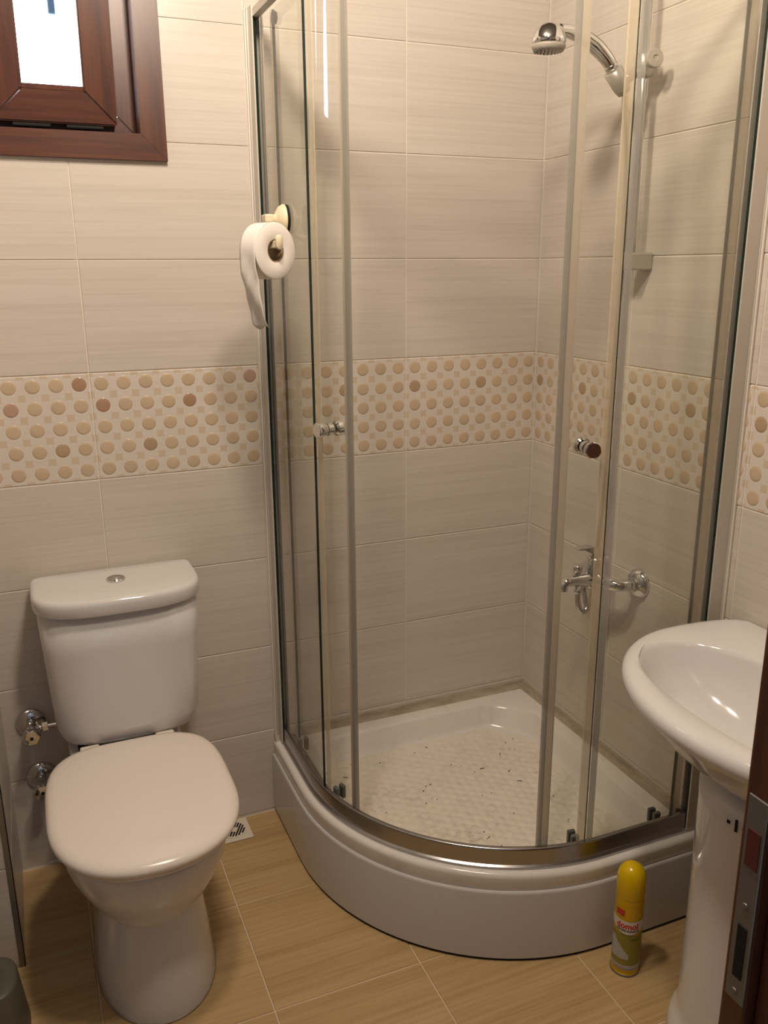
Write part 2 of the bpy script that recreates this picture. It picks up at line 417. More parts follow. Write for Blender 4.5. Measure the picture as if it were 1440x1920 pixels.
for (dx, y) in ((0.0, 0.012), (0.0, -0.002), (-0.010, -0.010), (-0.014, 0.004)):
    bead.append([(x0+dx-SP[0], y, z0+dx-SP[2]), (x1-dx-SP[0], y, z0+dx-SP[2]), (x1-dx-SP[0], y, z1-dx-SP[2]), (x0+dx-SP[0], y, z1-dx-SP[2])])
bm.free(); sash.data = loft(bead, False, False); sash.data.materials.append(MATS['wood_v'])
mitred(-1.271-0.066, -1.150+0.066, 1.785, 2.215+0.066, 0.0663, -0.012+SP[1], 0.03+SP[1], sash, 'sash_rail', SP, 0.003)
gp = link('glass_pane', box_me(x0-0.003-SP[0], x1+0.003-SP[0], 0.006, 0.012, z0-0.003-SP[2], z1+0.003-SP[2]), 'window_glass', sash)
sash.rotation_euler = (math.radians(6), 0, 0)
for xa, xb in ((-1.297, -1.223), (-1.190, -1.115)):
    hm = join_me(lathe([(0.0045, 0), (0.0045, xb-xa)], (1, 0, 0), (xa-WO[0], 0.010, 1.7775-WO[2]), 14), box_me(xa+0.006-WO[0], xb-0.006-WO[0], 0.010, 0.03, 1.775-WO[2], 1.7785-WO[2]))
    link('hinge', hm, 'black', win)
link('sealant', box_me(-1.442-WO[0], -0.984-WO[0], -0.004, 0.004, -0.004, 0.0005), 'sealant_white', win)
link('outside_bar', box_me(-1.187-WO[0], -1.170-WO[0], 0.30, 0.31, 2.063-WO[2], 2.7-WO[2], 0.002), 'outside_bar', win)

# ------------------------------------------------------------------ shower tray
CX, CY = -0.26, -0.25
def Q(st, r):
    k, v = st
    if k == 'L': return Vector((CX-r, v, 0))
    if k == 'R': return Vector((v, CY-r, 0))
    a = math.radians(v); return Vector((CX-r*math.cos(a), CY-r*math.sin(a), 0))
def normal(st):
    k, v = st
    if k == 'L': return Vector((-1, 0, 0))
    if k == 'R': return Vector((0, -1, 0))
    a = math.radians(v); return Vector((-math.cos(a), -math.sin(a), 0))
def stations(y0=None, a0=0.0, a1=90.0, x1=None, step=2.0):
    S = []
    if y0 is not None: S += [('L', y0+(CY-y0)*i/4) for i in range(4)]
    n = max(1, int(round((a1-a0)/step))); S += [('A', a0+(a1-a0)*i/n) for i in range(n+1)]
    if x1 is not None: S += [('R', CX+(x1-CX)*(i+1)/4) for i in range(4)]
    return S
def sweep(S, prof, cap=True):
    return loft([[Q(s, r)+Vector((0, 0, z)) for r, z in prof] for s in S], cap, cap)
def arc(cx, cz, r, a0, a1, n=5):
    return [(cx+r*math.cos(math.radians(a0+(a1-a0)*i/n)), cz+r*math.sin(math.radians(a0+(a1-a0)*i/n))) for i in range(n+1)]
tray = thing('shower_tray', (CX, CY, 0), 'white quadrant shower tray with curved front skirt and dirty bumpy floor', 'shower tray')
def loc(me, v=(CX, CY, 0)):
    me.transform(Matrix.Translation(-Vector(v))); return me
ES = stations(-0.004, 0, 90, -0.004, 3)
skirt_prof = [(0.5485, 0.008), (0.5485, 0.1745), (0.5478, 0.1775), (0.546, 0.1795), (0.543, 0.180), (0.50, 0.180), (0.50, 0.008)]
link('skirt', loc(sweep(ES, skirt_prof)), 'skirt_acrylic', tray, smooth=True)
sharp(tray.children[-1], 30)
link('floor_gap', loc(sweep(ES, [(0.545, 0.0005), (0.545, 0.0079), (0.51, 0.0079), (0.51, 0.0005)])), 'black', tray)
# outer rim + sloping inner wall + pan as one acrylic shell
RZ, PZ = 0.222, 0.160
outer = [Q(s, 0.0) for s in ES]
def rim_loop(r, z, wall_in):
    """closed loop: front curve at radius r, then along the two walls inset by wall_in with a chamfered corner"""
    L = [Q(s, r) for s in stations(-wall_in, 0, 90, -wall_in, 3)]
    L = [Vector((p.x, p.y, z)) for p in L]
    c = 0.0 if wall_in < 0.03 else 0.10
    L += [Vector((-wall_in, -wall_in-0.09-c*0.3, z)), Vector((-wall_in, -wall_in-c, z))]
    L += [Vector((-wall_in-c*0.5, -wall_in-c*0.5, z)), Vector((-wall_in-c, -wall_in, z)), Vector((-wall_in-0.09-c*0.3, -wall_in, z))]
    return L
loops = [rim_loop(0.5405, 0.1805, 0.003), rim_loop(0.5415, 0.184, 0.003), rim_loop(0.5435, 0.210, 0.003)]
loops += [rim_loop(r, z, 0.003) for r, z in arc(0.5435-0.012, 0.210, 0.012, 15, 90, 5)]
loops += [rim_loop(0.478, RZ, 0.048), rim_loop(0.472, RZ-0.002, 0.053), rim_loop(0.468, RZ-0.008, 0.057), rim_loop(0.455, PZ+0.012, 0.072), rim_loop(0.449, PZ+0.003, 0.079), rim_loop(0.440, PZ, 0.088)]
o = link('basin', loc(loft(loops, False, False)), 'tray_acrylic', tray, smooth=True); sharp(o, 50)
pan = mesh(loops[-1], [tuple(range(len(loops[-1])))]); o = link('pan', loc(fix(pan)), 'tray_floor', tray)
if o.data.polygons[0].normal.z < 0: o.data.flip_normals()
# raised grip bumps
V, F = [], []
def inside(x, y, mrg):
    if x > -0.088-mrg or y > -0.088-mrg: return False
    if x+y > -0.276-mrg*1.4: return False
    if x < CX-0.440+mrg or y < CY-0.440+mrg: return False
    if x < CX and y < CY and math.hypot(x-CX, y-CY) > 0.440-mrg: return False
    return True
pitch = 0.0285
for i in range(-40, 40):
    for j in range(-40, 40):
        x = -0.4+pitch*(i+0.5*(j % 2)); y = -0.4+pitch*0.87*j
        # pattern is laid on the diagonal of the tray
        xx = -0.4+(x+0.4)*math.cos(0.4)-(y+0.4)*math.sin(0.4); yy = -0.4+(x+0.4)*math.sin(0.4)+(y+0.4)*math.cos(0.4)
        if not inside(xx, yy, 0.014): continue
        b = len(V); n = 10; V.append((xx, yy, PZ+0.0018))
        for r, h in ((0.0085, 0.0016), (0.0122, -0.0002)):
            V += [(xx+r*math.cos(2*pi*q/n), yy+r*math.sin(2*pi*q/n), PZ+h) for q in range(n)]
        for q in range(n):
            F.append((b, b+1+q, b+1+(q+1) % n)); F.append((b+1+q, b+1+n+q, b+1+n+(q+1) % n, b+1+(q+1) % n))
o = link('grip_bumps', loc(fix(mesh(V, F))), 'tray_floor', tray, smooth=True); o['kind'] = 'stuff'
# grubby sealant cove along the two tiled walls
cove = [(0.0, 0.0), (0.014, 0.0), (0.009, 0.006), (0.0055, 0.013), (0.004, 0.021), (0.0, 0.021)]
loops = [[Vector((-0.80, -0.0005-a, RZ+0.0003+b)) for a, b in cove], [Vector((-0.0005-a, -0.0005-a, RZ+0.0003+b)) for a, b in cove], [Vector((-0.0005-a, -0.79, RZ+0.0003+b)) for a, b in cove]]
link('sealant', loc(loft(loops)), 'sealant', tray)
# loose specks and hairs
V, F = [], []
for q in range(46):
    for _ in range(50):
        x, y = random.uniform(-0.66, -0.1), random.uniform(-0.66, -0.1)
        if inside(x, y, 0.02): break
    if random.random() < 0.35: L, wd = random.uniform(0.006, 0.013), 0.0008
    else: L, wd = random.uniform(0.0015, 0.004), random.uniform(0.0008, 0.0014)
    a = random.uniform(0, pi); dx, dy = math.cos(a)*L/2, math.sin(a)*L/2; nx, ny = -math.sin(a)*wd, math.cos(a)*wd; b = len(V)
    for h in (PZ+0.0024, PZ+0.0034):
        V += [(x-dx-nx, y-dy-ny, h), (x+dx-nx, y+dy-ny, h), (x+dx+nx, y+dy+ny, h), (x-dx+nx, y-dy+ny, h)]
    F += [(b+4, b+5, b+6, b+7), (b, b+1, b+5, b+4), (b+1, b+2, b+6, b+5), (b+2, b+3, b+7, b+6), (b+3, b, b+4, b+7)]
o = link('dirt_specks', fix(mesh(V, F)), 'hair'); tag(o, 'dark specks and hairs scattered over the white shower tray floor', 'dirt', kind='stuff')

# ------------------------------------------------------------------ shower enclosure
enc = thing('shower_enclosure', (CX, CY, RZ), 'curved glass corner shower enclosure with chrome rails, sliding doors half open', 'shower enclosure')
EO = (CX, CY, RZ)
Z0, Z1 = RZ+0.0006, 2.038
RS = stations(-0.012, 0, 90, -0.012, 2)
link('bottom_rail', loc(sweep(RS, [(0.5275, Z0), (0.5275, Z0+0.006), (0.523, Z0+0.009), (0.5225, Z0+0.044)]+arc(0.5185, Z0+0.045, 0.004, 10, 90, 3)+[(0.5125, Z0+0.049), (0.5125, Z0+0.012), (0.484, Z0+0.010), (0.484, Z0)]), EO), 'rail_chrome', enc, smooth=True); sharp(enc.children[-1], 35)
link('top_rail', loc(sweep(RS, [(0.526, 2.014), (0.526, 2.030), (0.5245, 2.032), (0.5105, 2.032), (0.509, 2.030), (0.509, 2.014)]), EO), 'alu', enc, smooth=True); sharp(enc.children[-1], 35)
# wall profiles: U channels that take the fixed glass
def channel(isL):
    def bx(a0, a1, r0, r1): return (CX-r1, CX-r0, -a1, -a0) if isL else (-a1, -a0, CY-r1, CY-r0)
    parts = []
    for (a0, a1, r0, r1) in ((0.0006, 0.006, 0.497, 0.532), (0.0061, 0.038, 0.5245, 0.5285), (0.0061, 0.038, 0.5025, 0.5055)):
        q = bx(a0, a1, r0, r1); parts.append(box_me(q[0], q[1], q[2], q[3], Z0+0.0, Z1, 0.0006))
    return join_me(*parts)
for s in (True, False):
    c = link('wall_profile', loc(channel(s), EO), 'alu', enc)
    a = 0.0006
    gk = box_me(CX-0.524, CX-0.519, -0.0385, -0.035, Z0+0.05, 2.013) if s else box_me(-0.0385, -0.035, CY-0.524, CY-0.519, Z0+0.05, 2.013)
    link('gasket', loc(gk, EO), 'glass_edge', c)
    if s: sm = box_me(CX-0.537, CX-0.5325, -0.006, -a, Z0, Z1, 0.001)
    else: sm = box_me(-0.006, -a, CY-0.537, CY-0.5325, Z0, Z1, 0.001)
    link('sealant', loc(sm, EO), 'sealant_white', c)
def glass_panel(S, r, z0, z1, t=0.003):
    prof = [(r-t, z0), (r+t, z0), (r+t, z1), (r-t, z1)]
    me = sweep(S, prof)
    n = len(S)
    me.materials.clear(); me.materials.append(MATS['glass']); me.materials.append(MATS['glass_edge'])
    for p in me.polygons:
        c = Vector((0, 0, 0))
        for v in p.vertices: c += me.vertices[v].co
        c /= len(p.vertices)
        horiz = abs(p.normal.z) > 0.9
        d = abs(p.normal.dot(normal_at(c)))
        p.material_index = 1 if (not horiz and d < 0.5) else 0
    p0 = me.polygons
    p0.foreach_set('use_smooth', [q.material_index == 0 for q in me.polygons])
    return me
def normal_at(c):
    if c.y > CY and c.x < CX: return Vector((-1, 0, 0))
    if c.x > CX: return Vector((0, -1, 0))
    return Vector((c.x-CX, c.y-CY, 0)).normalized()
def keepmat(name, me, parent):
    o = D.objects.new(name, me); COL.objects.link(o); o.parent = parent; return sharp(o, 35)
RF, RD = 0.515, 0.4925
fl = keepmat('fixed_panel', loc(glass_panel(stations(-0.0075, 0, 10, None), RF, Z0+0.014, 2.013), EO), enc)
fr = keepmat('fixed_panel', loc(glass_panel(stations(None, 84.3, 90, -0.0075), RF, Z0+0.014, 2.013), EO), enc)
sl_prof = lambda r, a, b: [(r-b, Z0+0.042), (r+a, Z0+0.042), (r+a, 2.010), (r-b, 2.010)]
link('edge_seal', loc(sweep(stations(None, 10.25, 12.2, None), sl_prof(0.508, 0.001, 0.001)), EO), 'thin_seal', fl)
link('edge_seal', loc(sweep(stations(None, 82.3, 84.2, None, 1), sl_prof(0.514, 0.002, 0.004)), EO), 'thin_seal', fr)
link('edge_clip', loc(sweep(stations(None, 84.45, 86.1, None, 1), sl_prof(0.5187, 0.0012, 0.0)), EO), 'grey_clip', fr)
def arcm(S0): return S0
LD = stations(-0.085, 0, 20.2, None); RDs = stations(None, 75.45, 90, -0.055)
dl = keepmat('sliding_door', loc(glass_panel(LD, RD, Z0+0.018, 2.020), EO), enc)
dr = keepmat('sliding_door', loc(glass_panel(RDs, RD, Z0+0.018, 2.020), EO), enc)
def magnetic(a0, a1, side):
    S = stations(None, a0, a1, None, 1)
    return loc(sweep(S, [(RD-0.006, Z0+0.012), (RD+0.006, Z0+0.012), (RD+0.006, 2.018), (RD-0.006, 2.018)]), EO)
link('edge_seal', magnetic(20.25, 21.1, 1), 'clear_seal', dl)
link('magnetic_strip', magnetic(21.15, 21.8, 1), 'grey_seal', dl)
link('magnetic_strip', magnetic(72.6, 73.6, 1), 'grey_seal', dr)
link('edge_seal', magnetic(73.65, 75.4, 1), 'clear_seal', dr)
link('edge_seal', loc(sweep([('L', -0.084), ('L', -0.072)], [(RD-0.004, Z0+0.02), (RD+0.004, Z0+0.02), (RD+0.004, 2.018), (RD-0.004, 2.018)]), EO), 'thin_seal', dl)
link('edge_seal', loc(sweep([('R', -0.0545), ('R', -0.036)], [(RD-0.004, Z0+0.02), (RD+0.004, Z0+0.02), (RD+0.004, 2.018), (RD-0.004, 2.018)]), EO), 'thin_seal', dr)
link('edge_clip', loc(sweep([('R', -0.064), ('R', -0.0548)], [(RD+0.0034, Z0+0.02), (RD+0.0046, Z0+0.02), (RD+0.0046, 2.018), (RD+0.0034, 2.018)]), EO), 'grey_seal', dr)
def knob(a, z, parent):
    n = normal(('A', a)); p = Q(('A', a), RD+0.0032)+Vector((0, 0, z))
    out = lathe([(0.0125, 0), (0.0128, 0.004), (0.0115, 0.012), (0.0118, 0.0135), (0.0125, 0.0145), (0.0130, 0.016), (0.0150, 0.027), (0.0168, 0.034), (0.0165, 0.037), (0.0145, 0.0385), (0, 0.0385)], n, p, 28)
    p2 = Q(('A', a), RD-0.0032)+Vector((0, 0, z))
    inn = lathe([(0.0125, 0), (0.0165, 0.004), (0.0165, 0.016), (0.015, 0.018), (0, 0.018)], -n, p2, 28)
    o = link('door_knob', loc(join_me(out, inn), EO), 'chrome', parent, smooth=True); sharp(o, 35)
    g = Q(('A', a), RD+0.0032)+n*0.0128+Vector((0, 0, z))
    link('knob_ring', loc(lathe([(0.0124, 0), (0.0128, 0.0006), (0.0124, 0.0012)], n, g, 28), EO), 'black', o)
knob(14.4, 1.153, dl); knob(79.4, 1.148, dr)
def block(st, r, z, w_, d_, h, mat, parent, name='guide_block'):
    p = Q(st, r); n = normal(st); ang = math.atan2(n.y, n.x)
    me = box_me(-d_/2, d_/2, -w_/2, w_/2, 0, h, 0.0025, 2); me.transform(Matrix.Translation(p+Vector((0, 0, z))-Vector(EO)) @ Matrix.Rotation(ang, 4, 'Z'))
    return link(name, me, mat, parent)
for par, sts in ((dl, [('A', 13.6), ('L', -0.12)]), (dr, [('A', 82.5), ('R', -0.105)])):
    for st in sts:
        o = block(st, RD+0.0085, Z0+0.022, 0.018, 0.010, 0.034, 'grey_plastic', par)
        block(st, RD-0.0085, Z0+0.022, 0.018, 0.010, 0.034, 'grey_plastic', par)
        n = normal(st)
        r_ = link('roller', loc(lathe([(0.012, 0), (0.013, 0.002), (0.013, 0.007), (0.012, 0.009), (0, 0.009)], n, Q(st, RD+0.0035)+Vector((0, 0, 1.995)), 20), EO), 'grey_plastic', par, smooth=True)
block(('R', -0.043), RD+0.010, Z0+0.02, 0.010, 0.009, 0.028, 'dark_red', dr, 'end_stop')

# ------------------------------------------------------------------ shower rail, hand shower, mixer, hose
BX, BY = -0.050, -0.452
rail = thing('shower_rail', (0, BY, 1.5), 'slim vertical chrome shower rail with sliding holder on the right wall', 'shower rail')
RO = (0, BY, 1.5)
link('bar', loc(lathe([(0.0085, 1.485), (0.0085, 2.14)], (0, 0, 1), (BX, BY, 0), 20), RO), 'chrome_dull', rail, smooth=True)
for zz in (1.4865, 2.10):
    me = join_me(box_me(-0.064, -0.0005, BY-0.015, BY+0.017, zz-0.012, zz+0.026, 0.004, 2))
    link('wall_bracket', loc(me, RO), 'satin_plastic', rail)
HZ = 1.892
hd = link('slide_holder', loc(lathe([(0.019, -0.022), (0.021, -0.018), (0.021, 0.018), (0.019, 0.022)], (0, 0, 1), (BX, BY, HZ), 24), RO), 'satin_plastic', rail, smooth=True)
link('clamp_knob', loc(lathe([(0.010, 0), (0.010, 0.024), (0.0175, 0.025), (0.0185, 0.029), (0.0185, 0.036), (0.017, 0.039), (0.006, 0.0395), (0.005, 0.037), (0, 0.037)], (-0.25, -1, 0.0), (BX-0.002, BY-0.012, HZ+0.004), 28), RO), 'spray_grey', hd, smooth=True)
sharp(hd.children[-1], 35)
axh = Vector((-0.62, 0.0, 0.78)).normalized()
cup = Vector((BX-0.045, BY+0.012, HZ-0.045))
link('cradle', loc(lathe([(0.0135, -0.012), (0.0175, 0.0), (0.0205, 0.040), (0.0185, 0.041)], axh, cup, 24), RO), 'satin_plastic', hd, smooth=True)
link('cradle_arm', loc(tube([(BX-0.012, BY+0.004, HZ-0.01), cup+axh*0.012], [0.012, 0.011]), RO), 'satin_plastic', hd, smooth=True)
hs = thing('hand_shower', tuple(cup), 'chrome hand shower with round grey spray head resting in the rail holder', 'shower head')
HO = tuple(cup)
yy = BY+0.012
c0 = cup+axh*0.03
path = smooth_path([tuple(cup+axh*0.0), tuple(c0), tuple(cup+axh*0.062), (-0.165, yy, 1.920), (-0.200, yy, 1.936), (-0.232, yy, 1.943), (-0.258, yy, 1.943)], 6)
R = interp([0.010, 0.011, 0.0145, 0.0165, 0.0155, 0.0135, 0.012], len(path))
link('handle', loc(tube(path, R, 20), HO), 'chrome', hs, smooth=True)
link('collar', loc(lathe([(0.0125, 0.0), (0.0145, 0.002), (0.0145, 0.009), (0.0125, 0.011)], axh, cup+axh*0.044, 24), HO), 'chrome', hs, smooth=True)
hc = Vector((-0.281, yy, 1.913)); ha = Vector((0.02, -0.02, 1)).normalized()
link('head', loc(lathe([(0.0335, 0.0), (0.0345, 0.006), (0.0340, 0.012), (0.031, 0.023), (0.0255, 0.032), (0.017, 0.038), (0.008, 0.041), (0, 0.0415)], ha, hc, 36), HO), 'chrome', hs, smooth=True)
sf = link('spray_face', loc(lathe([(0, -0.011), (0.026, -0.011), (0.0295, -0.010), (0.0325, -0.007), (0.0345, -0.002), (0.0345, 0.0)], ha, hc, 36), HO), 'spray_grey', hs, smooth=True)
V = []; parts = []
for ring, cnt in ((0.0, 1), (0.008, 6), (0.016, 12), (0.0235, 18), (0.029, 24)):
    for q in range(cnt):
        a = 2*pi*q/cnt
        parts.append(lathe([(0.0014, -0.0120 if ring < 0.028 else -0.0112), (0.0016, -0.009)], ha, hc+Vector((ring*math.cos(a), ring*math.sin(a), 0)), 6))
o = link('nozzles', loc(join_me(*parts), HO), 'grey_plastic', sf); o['kind'] = 'stuff'
# mixer
MY, MZ = -0.430, 0.738
mx = thing('bath_mixer', (0, MY, MZ), 'chrome wall mixer tap with spout and lever inside the shower', 'tap')
MO = (0, MY, MZ)
for s in (-1, 1):
    yf = MY+s*0.077
    link('wall_flange', loc(lathe([(0.0365, 0.0004), (0.0365, 0.004), (0.034, 0.010), (0.028, 0.016), (0.021, 0.0195), (0.016, 0.0205), (0, 0.0205)], (-1, 0, 0), (0, yf, MZ), 32), MO), 'chrome', mx, smooth=True)
    link('coupling_nut', loc(lathe([(0.0155, 0.019), (0.0165, 0.021), (0.0165, 0.032), (0.0155, 0.034)], (-1, 0, 0), (0, yf, MZ), 6), MO), 'chrome', mx)
    P = smooth_path([(-0.033, yf, MZ), (-0.050, yf-s*0.002, MZ), (-0.066, yf-s*0.014, MZ), (-0.074, yf-s*0.036, MZ), (-0.076, MY+s*0.018, MZ)], 5)
    link('inlet_elbow', loc(tube(P, interp([0.0135, 0.0145, 0.0155, 0.0165, 0.0175], len(P)), 18), MO), 'chrome', mx, smooth=True)
link('body', loc(lathe([(0.020, -0.026), (0.0235, -0.022), (0.0235, 0.026), (0.022, 0.031), (0.0225, 0.048), (0.020, 0.055), (0, 0.056)], (0.10, 0, 1), (-0.080, MY, MZ), 28), MO), 'chrome', mx, smooth=True); sharp(mx.children[-1], 40)
P = smooth_path([(-0.088, MY, MZ-0.001), (-0.115, MY, MZ+0.000), (-0.140, MY, MZ+0.001), (-0.158, MY, MZ-0.001), (-0.167, MY, MZ-0.010), (-0.168, MY, MZ-0.022)], 6)
link('spout', loc(tube(P, interp([0.0185, 0.0165, 0.014, 0.0122, 0.0108, 0.0105], len(P)), 20), MO), 'chrome', mx, smooth=True)
link('diverter_knob', loc(lathe([(0.0075, 0.0), (0.0075, 0.012), (0.0115, 0.013), (0.0125, 0.028), (0.011, 0.030), (0, 0.0302)], (-0.08, 0, 1), (-0.127, MY, MZ+0.010), 20), MO), 'chrome', mx, smooth=True); sharp(mx.children[-1], 40)
lv = [[Vector((x, MY+s*w_, z+h)) for s, h in ((-1, -t), (1, -t), (1, t), (-1, t))] for x, w_, z, t in
      ((-0.064, 0.014, MZ+0.056, 0.006), (-0.078, 0.017, MZ+0.068, 0.012), (-0.096, 0.015, MZ+0.076, 0.009), (-0.116, 0.012, MZ+0.0815, 0.0034), (-0.132, 0.009, MZ+0.082, 0.002), (-0.136, 0.006, MZ+0.0815, 0.0012))]
o = link('lever', loc(loft(lv), MO), 'chrome', mx)
bv = o.modifiers.new('bevel', 'BEVEL'); bv.width = 0.002; bv.segments = 2
link('hose_outlet', loc(lathe([(0.010, 0), (0.010, 0.012), (0.0115, 0.013), (0.0115, 0.022), (0.010, 0.023)], (0, 0, -1), (-0.124, MY, MZ-0.011), 18), MO), 'chrome', mx, smooth=True); sharp(mx.children[-1], 40)
P = smooth_path([(-0.124, MY, MZ-0.034), (-0.1235, MY, 0.690), (-0.120, MY-0.001, 0.667), (-0.108, MY-0.003, 0.653), (-0.096, MY-0.001, 0.660), (-0.094, MY+0.012, 0.685), (-0.086, MY+0.026, 0.712), (-0.046, -0.392, 0.765), (-0.036, -0.384, 0.83), (-0.034, -0.392, 0.971), (-0.034, -0.396, 1.172), (-0.034, -0.399, 1.362), (-0.034, -0.400, 1.54), (-0.040, -0.402, 1.70), (-0.062, -0.418, 1.785), (-0.080, -0.434, 1.812), tuple(cup-axh*0.016)], 10)
Rh = [0.0072 if i % 2 == 0 else 0.0064 for i in range(len(P))]
# resample finely so the ribbed metal winding shows near the mixer
L = [P[0]]
for a, b in zip(P, P[1:]):
    n = max(1, int((b-a).length/0.0035)); L += [a+(b-a)*(q+1)/n for q in range(n)]
o = link('shower_hose', loc(tube(L, [0.0073 if i % 2 == 0 else 0.0063 for i in range(len(L))], 12), (-0.124, MY, MZ-0.034)), 'chrome_dull', None, (-0.124, MY, MZ-0.034), smooth=True)
tag(o, 'ribbed metal shower hose looping below the mixer tap', 'hose')

# ------------------------------------------------------------------ toilet
TX = -1.2025
toilet = thing('toilet', (TX, -0.42, 0), 'white close-coupled toilet with closed lid and cistern by the back wall', 'toilet')
TO = (TX, -0.42, 0)
def plan(hw, yb, yf, ym, z, nf=2.3, nb=3.8, n=64, x=TX):
    L = []
    for i in range(n):
        t = 2*pi*i/n; c, s = math.cos(t), math.sin(t)
        e = 2.0/(nf if s >= 0 else nb)
        dx = hw*math.copysign(abs(c)**e, c)
        d = (ym-yf) if s >= 0 else (yb-ym)
        L.append(Vector((x+dx, ym-math.copysign(abs(s)**e, s)*d if s >= 0 else ym+abs(s)**e*d, z)))
    return L
S = [(0.124, -0.16, -0.618, -0.42, 0.0005), (0.124, -0.16, -0.618, -0.42, 0.012), (0.1225, -0.16, -0.614, -0.42, 0.04), (0.117, -0.16, -0.603, -0.42, 0.10),
     (0.1105, -0.16, -0.592, -0.42, 0.15), (0.1055, -0.16, -0.582, -0.42, 0.192), (0.104, -0.16, -0.579, -0.42, 0.204), (0.105, -0.16, -0.580, -0.42, 0.208), (0.111, -0.16, -0.587, -0.42, 0.214), (0.121, -0.16, -0.600, -0.42, 0.228),
     (0.137, -0.155, -0.619, -0.43, 0.256), (0.153, -0.15, -0.639, -0.43, 0.289), (0.1635, -0.145, -0.654, -0.44, 0.322), (0.169, -0.14, -0.662, -0.44, 0.356), (0.172, -0.14, -0.667, -0.44, 0.376), (0.171, -0.14, -0.666, -0.44, 0.388), (0.165, -0.145, -0.66, -0.44, 0.392)]
o = link('bowl', loc(loft([plan(*s, nf=2.15, nb=3.2) for s in S]), TO), 'ceramic', toilet, smooth=True); sharp(o, 70)
# shelf under the cistern
S = [(0.115, -0.012, -0.19, -0.10, z) for z in (0.25, 0.30)] + [(0.128, -0.012, -0.20, -0.10, 0.35), (0.130, -0.012, -0.20, -0.10, 0.388), (0.124, -0.016, -0.195, -0.10, 0.393)]
link('shelf', loc(loft([plan(*s, nf=5, nb=6) for s in S]), TO), 'ceramic', toilet, smooth=True)
S = [(0.170, -0.232, -0.672, -0.465, 0.3935), (0.1765, -0.228, -0.678, -0.465, 0.396), (0.177, -0.226, -0.680, -0.465, 0.402), (0.174, -0.228, -0.676, -0.465, 0.4065)]
link('seat', loc(loft([plan(*s) for s in S]), TO), 'seat_plastic', toilet, smooth=True)
S = [(0.178, -0.218, -0.682, -0.47, 0.4085), (0.186, -0.212, -0.690, -0.47, 0.4105), (0.189, -0.210, -0.6935, -0.47, 0.416), (0.1895, -0.209, -0.6945, -0.47, 0.421), (0.187, -0.211, -0.692, -0.47, 0.427), (0.180, -0.217, -0.684, -0.47, 0.4318), (0.168, -0.228, -0.672, -0.47, 0.4345), (0.12, -0.28, -0.62, -0.47, 0.4362), (0.06, -0.36, -0.55, -0.465, 0.4368)]
link('lid', loc(loft([plan(*s) for s in S]), TO), 'seat_plastic', toilet, smooth=True)
for s in (-1, 1):
    link('hinge', loc(box_me(TX+s*0.085-0.022, TX+s*0.085+0.022, -0.228, -0.192, 0.3925, 0.424, 0.005, 2), TO), 'hinge_plastic', toilet)
CXX = -1.188
def tank(hw, yb, yf, z, nf=3.2, nb=12): return plan(hw, yb, yf, -0.10, z, nf, nb, 72, CXX)
S = [(0.115, -0.030, -0.150, 0.412), (0.140, -0.024, -0.178, 0.4135), (0.153, -0.020, -0.191, 0.419), (0.159, -0.018, -0.198, 0.430), (0.1665, -0.016, -0.203, 0.455), (0.172, -0.014, -0.208, 0.55), (0.1765, -0.012, -0.212, 0.65), (0.180, -0.012, -0.2165, 0.747)]
link('cistern', loc(loft([tank(*s) for s in S]), TO), 'ceramic', toilet, smooth=True); sharp(toilet.children[-1], 60)
S = [(0.180, -0.010, -0.219, 0.7475), (0.185, -0.006, -0.228, 0.7485), (0.1872, -0.005, -0.2305, 0.752), (0.1878, -0.005, -0.232, 0.772), (0.187, -0.0055, -0.231, 0.778), (0.1848, -0.007, -0.2285, 0.7822), (0.181, -0.010, -0.2245, 0.785), (0.176, -0.013, -0.219, 0.786), (0.10, -0.05, -0.16, 0.7868)]
link('cistern_lid', loc(loft([tank(*s, nf=3.0) for s in S]), TO), 'ceramic', toilet, smooth=True); sharp(toilet.children[-1], 75)
b = link('flush_button', loc(lathe([(0.0215, 0.0), (0.0215, 0.004), (0.0195, 0.0062), (0.0175, 0.006), (0.0172, 0.0048)], (0, 0, 1), (-1.188, -0.108, 0.7868), 32), TO), 'chrome', toilet, smooth=True); sharp(b, 40)
link('button_top', loc(lathe([(0.0165, 0.0), (0.0165, 0.005), (0.0155, 0.0065), (0, 0.0072)], (0, 0, 1), (-1.188, -0.108, 0.787), 32), TO), 'chrome_dull', b, smooth=True)
link('mounting_bolt', loc(lathe([(0.012, 0.392), (0.012, 0.4055)], (0, 0, 1), (-1.30, -0.15, 0), 16), TO), 'black', toilet)
link('gasket', loc(loft([plan(0.10, -0.03, -0.165, -0.10, z, 4, 6) for z in (0.3932, 0.4048)]), TO), 'grey_plastic', toilet, smooth=True)
link('floor_sealant', loc(loft([plan(0.1275, -0.158, -0.622, -0.42, 0.0003, 2.15, 3.2), plan(0.1245, -0.16, -0.6185, -0.42, 0.004, 2.15, 3.2)]), TO), 'sealant', toilet, smooth=True)

